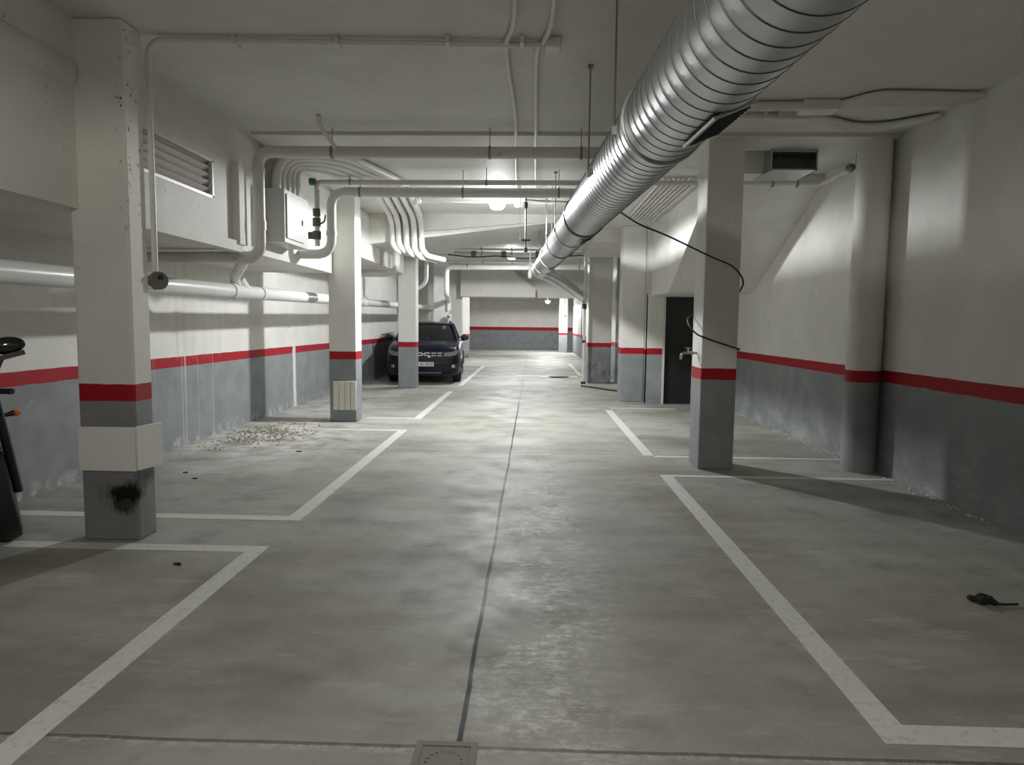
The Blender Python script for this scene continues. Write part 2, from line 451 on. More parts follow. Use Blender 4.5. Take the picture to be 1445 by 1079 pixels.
struct(MB().prism([(-3.0, 2.88), (-2.84, 2.895), (.6, 3.31), (1.3, CZ), (-3.0, CZ)], 1, 12.0, 14.1).build('trim_6', M['beam'], smooth=False))  # tapering beam
struct(MB().box(-2.9, 3.63, 6.95, 7.5, CZ-.035, CZ).build('trim_7', M['ceil'], smooth=False))           # shallow ceiling step
struct(MB().box(-2.42, 2.19, 23.0, 23.3, 2.40, CZ).build('trim_8', M['plaster'], smooth=False))          # lintel over the far opening
struct(MB().prism([(-2.42, 2.40), (.07, 2.40), (.07, 2.66), (-.9, CZ), (-2.42, CZ)], 1, 22.5, 23.0).build('trim_9', M['plaster'], smooth=False))
struct(MB().box(1.2, 2.24, 13.9, 17.0, 3.18, CZ).build('trim_10', M['plaster'], smooth=False))
struct(MB().box(-4.2, -2.42, 23.0, 23.3, 0, CZ).build('wall_left_far', M['wall'], smooth=False))

# painted bay lines: children of the floor
def line(x0, x1, y0, y1): MB().box(x0, x1, y0, y1, 0.0002, .0022).build('bay_line', M['line'], floor, smooth=False)
for a in [(-1.86, -1.74, -2, 4.22), (-4.15, -1.74, 4.22, 4.34), (-4.15, -1.74, 4.93, 5.05), (-1.86, -1.74, 5.05, 9.22), (-3.5, -1.74, 9.22, 9.34),
          (-2.6, -1.74, 10.42, 10.54), (-1.86, -1.74, 10.54, 14.8), (-1.80, -1.68, 16.2, 24.0), (-2.7, -1.74, 15.9, 16.0),
          (1.30, 1.42, 2.36, 6.66), (1.42, 3.60, 2.36, 2.48), (1.30, 3.6, 6.66, 6.74), (1.30, 1.42, 7.74, 11.9), (1.42, 3.58, 7.66, 7.74), (1.42, 2.6, 12.15, 12.25), (1.38, 1.48, 20, 26)]:
    line(*a)

# ------------------------------------------------------------------ door with frame
d = struct(MB().box(2.5, 3.08, 13.02, 13.07, .01, 2.06).build('door_1', M['door'], smooth=False))
f = MB(); f.box(2.48, 2.52, 12.93, 13.08, 0, 2.08); f.box(3.06, 3.10, 12.93, 13.08, 0, 2.08); f.box(2.48, 3.10, 12.93, 13.08, 2.05, 2.09)
f.build('door_frame', M['cabinet'], d, smooth=False)
# ------------------------------------------------------------------ columns
def column(x0, x1, y0, y1, label, m='col', top=CZ):
    o = MB().box(x0, x1, y0, y1, 0, top).build('square_column', M[m], bevel=.012, smooth=False)
    return tag(o, label, 'column')
colA = column(-3.04, -2.655, 4.40, 4.61, 'nearest left square column with white foam guard and black scorch mark', 'col_scorch')
g = MB()
g.box(-3.048, -2.657, 4.382, 4.399, .482, .782)
g.obox((-2.618, 4.485, .64), (.016, .215, .30), Matrix.Rotation(math.radians(-14), 4, 'Z'))
g.build('foam_guard', M['pad'], colA, bevel=.004)
colB = column(-3.045, -2.64, 10.0, 10.34, 'second left square column carrying a ribbed cream panel above its foot')
g = MB()
for i in range(4): g.box(-2.985+i*.0875, -2.985+i*.0875+.083, 9.978, 9.999, .185, .62)
g.build('foam_panel', M['panel'], colB, bevel=.006)
colC = column(-3.10, -2.69, 15.45, 15.82, 'left square column standing directly in front of the dark blue car')
column(-3.10, -2.66, 21.0, 21.45, 'left square column rising just behind the car roof')
column(-3.10, -2.80, 29.5, 29.85, 'dark shaded column at the left edge of the far opening', 'col_dirty')
colR = column(1.757, 2.122, 7.05, 7.47, 'right square column with black cable wound around it and a tap')
column(1.737, 2.185, 13.3, 13.75, 'pale square column immediately left of the dark doorway')
column(1.42, 2.02, 17.4, 17.95, 'shaded right column with grubby grey base beside white vertical pipe', 'col_dirty')
column(1.42, 1.87, 36.6, 36.95, 'brightly lit square column standing in the far room', 'col', 2.98)
c0 = [(3.452+.166*math.cos(PI*k/24), 7.13+.166*math.sin(PI*k/24)) for k in range(48)]
tag(MB().loft([[(x, y, 0) for x, y in c0], [(x, y, CZ) for x, y in c0]]).build('round_column', M['col']), 'round column close to the right wall with red stripe', 'column')

# tap on the right column
t = thing('water_tap', 'small brass water tap sticking out of the right column', 'tap', (1.757, 7.25, 1.21))
MB().tube([(1.757, 7.25, 1.215), (1.62, 7.25, 1.215), (1.59, 7.25, 1.20), (1.585, 7.25, 1.145)], .013, .03).ring((1.70, 7.25, 1.215), (1, 0, 0), .012, .02, .03).build('spout', M['brass'], t)
k = MB(); k.sweep([(1.66, 7.25, 1.22), (1.66, 7.25, 1.265)], .008, 8); k.obox((1.66, 7.25, 1.268), (.06, .012, .012)); k.build('handle', M['chrome'], t)

# black cable slung from the duct and wound round the column
cab = [(.745, 6.15, 2.52), (.88, 6.6, 2.545), (1.08, 6.97, 2.515), (1.36, 6.95, 2.40), (1.77, 6.97, 2.215), (2.0, 6.98, 2.12), (2.10, 6.99, 2.03), (2.145, 7.02, 1.95), (2.15, 7.12, 1.88),
       (2.15, 7.35, 1.80), (2.10, 7.50, 1.74), (1.9, 7.50, 1.68), (1.76, 7.48, 1.63), (1.69, 7.40, 1.60), (1.645, 7.25, 1.56), (1.64, 7.12, 1.50), (1.69, 7.02, 1.42),
       (1.80, 7.02, 1.375), (1.95, 7.02, 1.325), (2.10, 7.02, 1.28), (2.145, 7.06, 1.265), (2.148, 7.2, 1.25)]
def smooth_path(p, n=6):
    p = [V(q) for q in p]; out = []
    for i in range(len(p)-1):
        a, b, c, d_ = p[max(i-1, 0)], p[i], p[i+1], p[min(i+2, len(p)-1)]
        for j in range(n):
            u = j/n
            out.append(.5*((2*b)+(c-a)*u+(2*a-5*b+4*c-d_)*u*u+(3*b-a-3*c+d_)*u**3))
    out.append(p[-1]); return out
tag(MB().sweep(smooth_path(cab), .009, 8).build('cable', M['cable']), 'black cable drooping from the metal duct and wound around the right column', 'cable')

# ------------------------------------------------------------------ spiral duct
def axis(y): return V((.852-.0415*y, y, 2.54+.0185*y))
duct = thing('spiral_duct', 'large galvanised spiral ventilation duct hanging along the ceiling', 'duct', tuple(axis(2.0)))
def ribbed(y0, y1, r, pitch, name):
    pts, rad, mis = [], [], []
    y = y0
    while y < y1:
        for dy, dr, m in ((0, 0, 0), (pitch-.0065, 0, 1), (pitch-.0058, .0022, 1), (pitch-.0018, .0022, 1), (pitch-.001, 0, 0)):
            pts.append(axis(y+dy)); rad.append(r+dr); mis.append(m)
        y += pitch
    MB().sweep(pts, rad, 48, mis=mis).build(name, [M['galv'], M['seam']], duct)
ribbed(.6, 3.8, .225, .1125, 'duct_section'); ribbed(3.8, 7.4, .225, .1125, 'duct_section'); ribbed(7.4, 10.4, .219, .1125, 'duct_section')
ribbed(10.4, 12.7, .212, .14, 'duct_section')
MB().sweep([axis(12.7), axis(15.0)], .205, 36).build('duct_section', M['galv'], duct)
e = axis(17.1)
MB().sweep([axis(15.0), axis(16.8), e+V((.03, .22, -.0)), e+V((.25, .75, -.04)), e+V((.6, 2.2, -.12)), (1.90, 24.5, 2.42)], [.198, .198, .198, .19, .18, .165], 32).build('duct_bend', M['galv'], duct)
for y, r in ((3.8, .225), (7.4, .225), (8.7, .219), (10.4, .219), (12.7, .212), (15.0, .205)):
    a = axis(y); dx = axis(y+1)-axis(y)
    MB().ring(a, dx, r-.02, r+.012, .045, 40).build('collar', M['seam'] if y in (7.4, 10.4) else M['galv'], duct)
def register(y, ang, r, L, W):
    a = axis(y); dx = (axis(y+1)-a).normalized()
    nrm = V((math.cos(ang), 0, math.sin(ang))); nrm = (nrm-dx*nrm.dot(dx)).normalized(); tn = dx.cross(nrm)
    R = Matrix((tn, dx, nrm)).transposed().to_4x4()
    c = a+nrm*(r+.004)
    o = MB()
    for sx in (-1, 1): o.obox(c+tn*sx*(W/2+.010), (.022, L+.04, .012), R)
    for sy in (-1, 1): o.obox(c+dx*sy*(L/2+.010), (W+.04, .022, .012), R)
    o = o.build('register_frame', M['galv'], duct)
    g = MB(); g.obox(c-nrm*.006, (W, L, .008), R)
    for i in range(11): g.obox(c+dx*(-L/2+L*(i+.5)/11)+nrm*.004, (W, .006, .012), R)
    g.build('grille', M['register'], o)
register(3.1, math.radians(-68), .222, .45, .15); register(7.9, math.radians(-70), .216, .38, .13); register(13.3, math.radians(-72), .202, .36, .12)
def strap(y, r, ztop=CZ, side=-1):
    a = axis(y)
    p = a+V((side*(r+.010), 0, 0))
    m = MB().sweep([p+V((0, 0, -.02)), (p.x, p.y, ztop)], .006, 8); m.obox((p.x, p.y, p.z), (.03, .03, .05)); m.obox((p.x, p.y, ztop-.011), (.04, .04, .02))
    m.build('hanger_rod', M['steel'], duct)
for y, r in ((4.0, .225), (5.2, .225), (8.7, .219), (10.6, .215), (12.8, .21)): strap(y, r)
strap(8.7, .219, side=1); strap(10.7, .212, side=1)

# ------------------------------------------------------------------ pipes
def hanger(root, p, r, top=CZ):
    m = MB(); m.sweep([(p[0], p[1], p[2]+r), (p[0], p[1], top)], .005, 6); m.ring(p, (1, 0, 0), r, r+.006, .025, 18)
    m.build('hanger', M['steel'], root)
# nearest cross pipe
p = thing('drain_pipe', 'thick painted pipe crossing the ceiling in front, turning down beside the shaft', 'pipe', (-2.76, 6.66, 2.2))
y1 = 6.82
MB().tube([(1.5, y1, 3.185), (-2.77, y1, 3.185), (-2.77, y1, 2.145), (-4.15, y1, 2.13)], .058, .14, 18).build('pipe_run', M['pipe'], p)
MB().tube([(-2.86, y1, 2.14), (-2.98, y1+.1, 2.13), (-3.15, 7.25, 2.10), (-3.40, 7.62, 1.98), (-3.40, 7.72, 1.86)], .055, .16, 16).build('branch', M['pipe'], p)
q = MB(); q.ring((-2.77, y1, 2.46), (0, 0, 1), .05, .066, .09); q.ring((-2.77, y1, 3.0), (0, 0, 1), .05, .066, .05); q.ring((1.0, y1, 3.185), (1, 0, 0), .05, .066, .06)
q.pieces('coupling', M['pipe'], p)
q = MB(); q.sweep([(-1.97, y1, 3.2), (-2.03, 6.45, 3.34), (-2.02, 6.4, CZ)], .022, 10); q.build('branch', M['pipe'], p)
for x in (-2.02, -.45, .45): hanger(p, (x, y1, 3.185), .058)
# second cross pipe, thick
p = thing('drain_pipe', 'thick painted pipe crossing behind the first, turning down before second column', 'pipe', (-2.56, 8.6, 2.2))
MB().tube([(.78, 8.6, 3.135), (-2.57, 8.6, 3.135), (-2.57, 8.6, 2.36), (-3.6, 8.6, 2.36)], .060, .2, 18).build('pipe_run', M['pipe'], p)
q = MB(); q.ring((-2.57, 8.6, 2.62), (0, 0, 1), .055, .068, .06); q.ring((-1.6, 8.6, 3.135), (1, 0, 0), .055, .068, .05); q.pieces('coupling', M['pipe'], p)
for x in (-2.2, -.9, .3): hanger(p, (x, 8.6, 3.135), .060)
# sprinkler-type thin pipe above it
p = thing('water_pipe', 'thin painted water pipe above the second cross pipe reaching the right wall', 'pipe', (-2.72, 8.5, 2.3))
MB().tube([(-2.72, 8.5, 2.45), (-2.72, 8.5, 3.235), (3.50, 8.5, 3.25), (3.52, 7.45, 3.28)], .032, .07, 12).build('pipe_run', M['pipe'], p)
MB().sweep([(-2.80, 8.48, 3.235), (-2.73, 8.48, 3.235)], .045, 14).build('end_cap', M['bluepvc'], p)
q = MB()
for z, r, w in ((2.86, .046, .09), (2.74, .05, .10), (2.58, .052, .10)): q.ring((-2.72, 8.48, z), (0, 0, 1), .03, r, w)
q.tube([(-2.72, 8.46, 2.74), (-2.66, 8.42, 2.71), (-2.60, 8.42, 2.74), (-2.59, 8.42, 2.82)], .012, .03, 8)
q.sweep([(-2.90, 8.5, 2.58), (-2.72, 8.5, 2.58)], .045, 12)
q.build('valve', M['brownmetal'], p)
for x in (-2.3, -.6, 2.9, 3.2): hanger(p, (x, 8.5, 3.24), .032)
q = MB(); q.ball((3.40, 7.55, 3.22), (.05, .05, .05)); q.box(3.44, 3.60, 7.42, 7.52, 3.2, 3.36); q.build('pressure_gauge', M['steel'], p)
# long soil pipe on the left
p = thing('soil_pipe', 'long white soil pipe running low along the left wall', 'pipe', (-3.4, 2.0, 1.7))
def sz(y): return 1.80+.0115*(y-4.5)
MB().sweep([(-3.4, -8, sz(-8)), (-3.4, 22.99, sz(22.99))], .080, 24).build('pipe_run', M['pvc'], p)
for y in (5.6, 7.55, 8.35, 11.2, 13.5): MB().ring((-3.4, y, sz(y)), (0, 1, 0), .075, .09, .10, 24).build('coupling', M['pvc'], p)
MB().sweep([(-3.4, 7.95, sz(8)), (-3.4, 7.74, 1.97), (-3.4, 7.72, 1.99)], .070, 18).build('wye_branch', M['pvc'], p)
# capped clean-out on the nearest column
p = thing('cleanout_fitting', 'grey capped pipe clean-out on a white square fitting at nearest column', 'pipe fitting', (-2.66, 4.70, 1.72))
MB().box(-2.80, -2.665, 4.66, 4.80, 1.715, 1.835).build('socket', M['pvc'], p, bevel=.008)
MB().sweep([(-2.68, 4.72, 1.775), (-2.615, 4.68, 1.775)], .062, 24).build('cap', M['greyplastic'], p)
q = MB(); q.sweep([(-2.615, 4.68, 1.80), (-2.60, 4.672, 1.80)], .018, 10); q.build('plug', M['darkmetal'], p)
# conduit down the column and across the ceiling
p = thing('conduit', 'painted conduit climbing the nearest column and crossing the ceiling', 'conduit', (-2.63, 4.66, 1.8))
MB().tube([(-2.635, 4.66, 1.84), (-2.635, 4.66, 3.39), (.12, 4.76, 3.39)], .020, .12, 10).build('conduit_run', M['conduit'], p)
q = MB()
for x in (-2.05, -1.35, -.6, -.1): q.box(x-.012, x+.012, 4.66, 4.78, 3.365, CZ-.002)
q.pieces('clip', M['conduit'], p)
MB().box(.06, .16, 4.68, 4.82, 3.35, CZ-.002).build('junction_box', M['conduit'], p, bevel=.006)
for i, (pts, lab) in enumerate([([(-.12, 1.5, 3.395), (-.13, 4.1, 3.395), (-.205, 4.74, 3.395), (-.21, 5.2, 3.395), (-.19, 6.4, 3.395), (-.235, 8.6, 3.395), (-.25, 10, 3.395)], 'left of two ceiling conduits running along the aisle'),
              ([(.10, 1.5, 3.395), (.10, 4.1, 3.395), (.05, 4.70, 3.395), (.0, 4.95, 3.395), (0.0, 6.5, 3.395), (.02, 10, 3.395)], 'right of two ceiling conduits running along the aisle, nearer the duct')]):
    tag(MB().sweep(smooth_path(pts), .017, 10).build('conduit', M['conduit']), lab, 'conduit')

# electrical cabinet with its conduits
cbt = thing('electrical_cabinet', 'white electrical cabinet fixed to the ventilation shaft on the left', 'cabinet', (-2.85, 7.8, 2.37))
MB().box(-2.98, -2.735, 7.42, 8.2, 2.37, 2.95).build('body', M['cabinet'], cbt, bevel=.006, smooth=False)
dr = MB().box(-2.735, -2.718, 7.46, 8.02, 2.42, 2.90).build('cabinet_door', M['cabinet'], cbt, bevel=.004, smooth=False)
MB().box(-2.718, -2.705, 7.93, 7.955, 2.62, 2.68).build('latch', M['steel'], dr)
g5 = [(-2.50, 2.86), (-2.39, 2.86), (-2.25, 2.80), (-2.11, 2.76), (-1.98, 2.78)]
words = ['leftmost of the five conduits bending down over the beam', 'second from left of the five conduits bending over the beam', 'middle of the five conduits bending down over the beam', 'fourth from left of the five conduits bending over the beam', 'rightmost of the five conduits bending down over the beam']
for i, (x, zb) in enumerate(g5[::-1]):
    ys = 7.50+.14*i
    rr = .050
    pts = [(-2.85+.006*i, ys, 2.60), (-2.85+.006*i, ys, 3.36-.012*i), (-2.15-.115*i, ys+.12, 3.362-.008*i), (-1.75-.115*i, 9.2, 3.364), (x, 11.75, 3.366), (x, 11.945, 3.22), (x+.01, 11.945, zb+.02), (x+.10, 11.96, zb-.10), (x+.35, 12.35, zb-.13)]
    path = [V((pts[0][0], ys, 2.952))]+[p for p in fillet(pts, .42) if p.y > 9 or p.z > 2.96]
    tag(MB().sweep(path, rr, 14).build('conduit', M['conduit']), words[4-i], 'conduit', 'five thick conduits from the cabinet')

# right-hand ceiling bundle
q = thing('cable_trunking', 'painted cable trunking with boxes on the ceiling right of the duct', 'trunking', (1.8, 6.1, 3.35))
MB().sweep([(.9, 6.02, 3.375), (2.30, 5.98, 3.375)], .040, 12).build('upper_tube', M['conduit'], q)
MB().sweep([(1.0, 6.26, 3.385), (2.25, 6.30, 3.385)], .028, 12).build('lower_tube', M['conduit'], q)
MB().box(2.26, 2.56, 5.92, 6.10, 3.33, CZ-.002).build('junction_box', M['conduit'], q, bevel=.01)
MB().box(2.16, 2.44, 6.22, 6.36, 3.34, CZ-.002).build('junction_box', M['conduit'], q, bevel=.01)
m = MB()
for x in (1.3, 1.55, 1.8, 2.05): m.box(x-.012, x+.012, 6.22, 6.34, 3.35, CZ-.002)
m.pieces('clip', M['conduit'], q)
wd = ['outermost', 'second', 'third', 'fourth', 'fifth', 'innermost']
for i in range(6):
    o = i*.052
    tag(MB().sweep(smooth_path([(2.54, 5.98+o*.25, 3.39), (2.64, 5.86+o*.5, 3.39), (2.76, 5.72+o*.9, 3.39), (2.95, 5.70+o, 3.39), (3.3, 5.72+o, 3.39), (3.60-.02*i, 5.73+o, 3.39)]), .022, 8).build('conduit', M['conduit']),
        wd[i]+' of six flat conduits curving to the right wall, counted from the camera', 'conduit', 'conduits fanning out on the right ceiling')
for i in range(4):
    o = i*.05
    tag(MB().sweep(smooth_path([(2.42, 6.28+o*.4, 3.39), (2.7, 6.40+o*.8, 3.39), (3.0, 6.55+o, 3.385), (3.25, 6.52+o, 3.385), (3.45, 6.36+o, 3.385), (3.58, 6.26+o, 3.39)]), .021, 8).build('conduit', M['conduit']),
        ['front', 'second', 'third', 'rear'][i]+' of four conduits sagging above the round column', 'conduit', 'conduits above the round column')
# small supply duct box under the ceiling
q = thing('air_duct_box', 'short galvanised duct box with a dark open grille under the ceiling', 'duct', (2.55, 7.6, 3.16))
MB().box(2.15, 2.60, 7.62, 8.0, 3.17, CZ-.002).build('side_box', M['pipe'], q, smooth=False)
m = MB(); m.box(2.50, 3.0, 7.42, 7.95, 3.165, 3.18); m.box(2.50, 3.0, 7.42, 7.95, 3.355, CZ-.002); m.box(2.50, 2.515, 7.40, 7.95, 3.15, 3.36); m.box(2.985, 3.0, 7.42, 7.95, 3.165, CZ-.002); m.build('casing', M['galv'], q, smooth=False)
m = MB(); m.box(2.515, 2.985, 7.60, 7.62, 3.18, 3.36)
for i in range(14): m.obox((2.53+i*.034, 7.53, 3.345), (.006, .10, .03))
m.build('grille', M['interior'], q, smooth=False)
for i in range(8):
    tag(MB().sweep([(1.66+.066*i, 8.9, 3.40), (1.66+.066*i, 12.6, 3.40)], .015, 8).build('conduit', M['conduit']),
        ['leftmost', 'second', 'third', 'fourth', 'fifth', 'sixth', 'seventh', 'rightmost'][i]+' of eight parallel ceiling conduits beside the stair underside', 'conduit', 'parallel conduits beside the stair')

# louvre vent
lv = thing('louvre_vent', 'rectangular louvre vent with dusty slats in the left shaft', 'vent', (-2.92, 5.55, 2.60))
m = MB(); m.box(-2.93, lx+.006, 4.98, 5.01, 2.60, 2.93); m.box(-2.93, lx+.006, 6.09, 6.12, 2.60, 2.93); m.box(-2.93, lx+.006, 4.98, 6.12, 2.595, 2.62); m.box(-2.93, lx+.006, 4.98, 6.12, 2.915, 2.935)
m.build('vent_frame', M['pipe'], lv, smooth=False)
for i in range(5):
    MB().obox((-2.935, 5.55, 2.655+i*.064), (.070, 1.07, .006), Matrix.Rotation(math.radians(-52), 4, 'Y')).build('slat', M['slat'], lv, smooth=False)

# far pipes
p = thing('drain_pipe', 'white painted cross pipe at the back turning down beside the car roof', 'pipe', (-2.5, 19.5, 2.4))
MB().tube([(1.95, 19.5, 3.14), (-2.50, 19.5, 3.11), (-2.50, 19.5, 2.35), (-2.62, 20.95, 2.2), (-2.62, 20.95, 1.9)], .075, .16, 14).build('pipe_run', M['pvc'], p)
for x in (-1.9, -.1, 1.3): hanger(p, (x, 19.5, 3.13), .075)
p = thing('vertical_pipe', 'slim white vertical pipe standing before the shaded right column', 'pipe', (1.26, 16.6, 0))
MB().sweep([(1.26, 16.6, .05), (1.26, 16.6, CZ)], .035, 12).build('pipe_run', M['pvc'], p)
m = MB(); m.ring((1.26, 16.6, 1.95), (0, 0, 1), .03, .05, .12); m.ring((1.26, 16.6, .08), (0, 0, 1), .03, .06, .06); m.ring((1.26, 16.6, 1.1), (0, 0, 1), .03, .045, .05); m.pieces('coupling', M['darkmetal'], p)
m = MB(); m.tube([(1.225, 16.57, 1.05), (1.19, 16.57, 1.25), (1.19, 16.57, 1.9), (1.22, 16.57, 2.1)], .010, .05, 6); m.build('cable', M['cable'], p)
p = thing('drain_pipe', 'short grey pipe between the second and third left columns under the shaft', 'pipe', (-2.8, 12.5, 2.4))
MB().tube([(-3.9, 13.4, 2.47), (-2.92, 13.4, 2.47), (-2.72, 13.4, 2.52), (-2.72, 13.4, 2.9)], .07, .16, 14).build('pipe_run', M['pipe'], p)
p = thing('drain_pipe', 'white pipe elbow stepping down in front of the fourth left column', 'pipe', (-2.9, 18.5, 1.5))
MB().tube([(-3.4, 17.2, 2.35), (-2.95, 17.2, 2.35), (-2.72, 17.2, 2.55), (-2.72, 17.2, 3.1), (-2.5, 17.2, 3.2), (-1.8, 17.2, 3.2)], .05, .12, 12).build('pipe_run', M['pvc'], p)
wl = ['lowest of the lateral service pipes over the car, grey', 'silver wrapped service pipe crossing above the car', 'upper thin service pipe crossing above the car']
for i, (y, z, r, mt, x0, x1) in enumerate([(17.4, 3.06, .025, 'conduit', -2.2, 1.5), (17.0, 3.24, .065, 'tape', -2.0, 1.5), (16.8, 3.34, .03, 'conduit', -2.2, 1.5)]):
    p = thing('service_pipe', wl[i], 'pipe', (-.3, y, z-r))
    MB().tube([(x0, y, z), (x1*.3, y, z-.02), (x1, y, z)], r, 0, 12).build('pipe_run', M[mt], p)
    for x in (-1.5, -.75, .1):
        if i == 1: MB().ring((x, y, z-.01), (1, 0, 0), r-.01, r+.02, .12).build('coupling', M['greyplastic'], p)
        hanger(p, (x+.2, y, z), r)
tag(MB().sweep(smooth_path([(-2.1, 16.6, 3.18), (-1.5, 16.6, 3.12), (-.9, 16.6, 3.15), (-.3, 16.6, 3.10), (.3, 16.6, 3.13), (1.2, 16.6, 3.18)]), .014, 8).build('cable', M['cable']), 'black cable sagging between the ceiling pipes above the car', 'cable')

# dropper with valve and bulb near the lamp
p = thing('pipe_dropper', 'dirty vertical dropper pipe with side valves near the first lamp', 'pipe', (-.125, 9.95, 2.5))
MB().sweep([(-.125, 9.95, CZ), (-.125, 9.95, 3.2), (-.12, 9.95, 2.55)], .013, 8).build('pipe_run', M['brownmetal'], p)
m = MB(); m.ring((-.125, 9.95, 3.22), (0, 0, 1), .012, .03, .08); m.obox((-.12, 9.95, 2.72), (.13, .03, .025)); m.ring((-.12, 9.95, 2.58), (0, 0, 1), .01, .028, .06); m.pieces('valve', M['darkmetal'], p)
m = MB(); m.tube([(-.125, 9.95, 3.3), (.1, 9.97, 3.285), (.55, 9.97, 3.27)], .012, 0, 8); m.build('side_pipe', M['steel'], p)
for i, (x, y, z0) in enumerate([(.155, 9.3, 2.72), (.24, 9.4, 2.78), (-.20, 9.6, 2.7)]):
    tag(MB().sweep([(x, y, z0), (x, y, CZ)], .006, 6).box(x-.012, x+.012, y-.012, y+.012, z0-.03, z0).build('hanging_rod', M['pvc']),
        ['white thin rod hanging left of the duct', 'white thin rod hanging closest to the duct', 'white thin rod hanging left of the dirty dropper pipe'][i], 'rod')

# ------------------------------------------------------------------ lamps
LA = 415
def point(loc, w, r=.08, up=.08, col=None):
    # a bulkhead lamp throws nearly all its light below its housing
    for kind, e in (('SPOT', w*(1-up)), ('POINT', w*up)):
        l = bpy.data.lights.new('lamp_light', kind); l.energy = e; l.shadow_soft_size = r; l.color = col or LAMPCOL
        if kind == 'SPOT': l.spot_size = math.radians(180); l.spot_blend = .12
        o = bpy.data.objects.new('lamp_light', l); C.objects.link(o); o.location = loc
def lamp(x, y, z, label, watts, s=1., col=None):
    t = thing('bulkhead_lamp', label, 'lamp', (x, y, z), None)
    MB().box(x-.15*s, x+.15*s, y-.06*s, y+.06*s, z, z+.05*s).build('housing', M['pvc'], t, bevel=.01)
    m = MB(); rings = []
    for k, (q, dz) in enumerate(((1, 0), (.96, -.05), (.8, -.09), (.45, -.11))):
        rings.append([(x+.12*s*q*math.copysign(abs(math.cos(a))**.6, math.cos(a)), y+.055*s*q*math.copysign(abs(math.sin(a))**.6, math.sin(a)), z+dz*s) for a in [2*PI*i/20 for i in range(20)]])
    m.loft(rings).build('diffuser', M['glow'], t)
    if z+.05*s < CZ-.02:
        MB().box(x-.03, x+.03, y-.02, y+.02, z+.05*s, CZ if y < 30 else 2.98).build('mount', M['pvc'], t)
    point((x, y, z-.16*s), watts, col=col); return t
lamp(-.555, 10.2, 3.305, 'bright bulkhead lamp above the middle of the aisle, largest in view', LA)
lamp(-.58, 17.9, 3.30, 'glowing bulkhead lamp farther back over the car', 290)
lamp(.76, 35.5, 2.72, 'small glowing lamp in the far room by the lit column', 480)
lamp(-.9, 27.0, 3.34, 'unseen ceiling lamp behind the far lintel, lighting the far end', 420)  # unseen lamp behind the lintel that brightens the far end
lamp(-.3, -.4, 3.3, 'added fill lamp out of view above the viewpoint, brightening the near aisle', 132, col=(1.0, .965, .88))  # warm fill lamp added out of frame to brighten the near aisle
cd = thing('lighting_conduit', 'thin white conduit with junction boxes feeding the brightest lamp', 'conduit', (-.8, 10.0, 3.28))
MB().tube([(-1.75, 10.33, 3.33), (-.15, 10.31, 3.32), (.32, 10.31, 3.31)], .012, 0, 8).build('conduit_run', M['pvc'], cd)
MB().box(-.30, -.18, 10.25, 10.36, 3.26, 3.419).build('junction_box', M['pvc'], cd, bevel=.006)
eb = thing('emergency_light', 'small white spotlight fitting at the left end of lamp conduit', 'lamp', (-1.76, 10.1, 3.24))
MB().sweep([(-1.80, 10.22, 3.31), (-1.78, 10.32, 3.33)], [.05, .045], 16).ball((-1.75, 10.3, 3.33), .05).build('head', M['pvc'], eb)
MB().sweep([(-1.76, 10.3, 3.36), (-1.76, 10.3, CZ)], .015, 8).build('stem', M['pvc'], eb)
pb = thing('pendant_bulb', 'white bulb hanging on a thin stem left of the duct bend', 'lamp', (-.075, 14.0, 2.45))
MB().sweep([(-.075, 14, 2.6), (-.075, 14, CZ)], .010, 8).build('stem', M['pvc'], pb)
MB().sweep([(-.075, 14, 2.44), (-.075, 14, 2.47), (-.075, 14, 2.53), (-.075, 14, 2.60), (-.075, 14, 2.63)], [.02, .042, .048, .03, .02], 14).build('bulb', M['pvc'], pb)
sp = thing('wall_spotlight', 'round white spotlight fixed low on the column behind the car', 'lamp', (-2.6, 20.9, 1.6))
MB().sweep([(-2.60, 20.70, 1.70), (-2.60, 20.78, 1.72), (-2.60, 20.88, 1.72)], [.09, .085, .04], 16).build('head', M['pvc'], sp)
MB().sweep([(-2.60, 20.695, 1.70), (-2.60, 20.69, 1.70)], .05, 14).build('lens', M['greyplastic'], sp)
MB().box(-2.66, -2.54, 20.86, 20.99, 1.48, 1.72).build('bracket', M['pvc'], sp, bevel=.01)
fs = thing('fire_detector', 'small dark fitting hanging in front of the far lit column', 'detector', (1.7, 36.4, 2.0))
MB().sweep([(1.70, 36.45, 2.05), (1.70, 36.45, 2.98)], .012, 6).build('stem', M['darkmetal'], fs)
MB().ball((1.70, 36.45, 2.0), (.10, .09, .09)).box(1.6, 1.74, 36.40, 36.5, 1.98, 2.06).build('head', M['greyplastic'], fs)

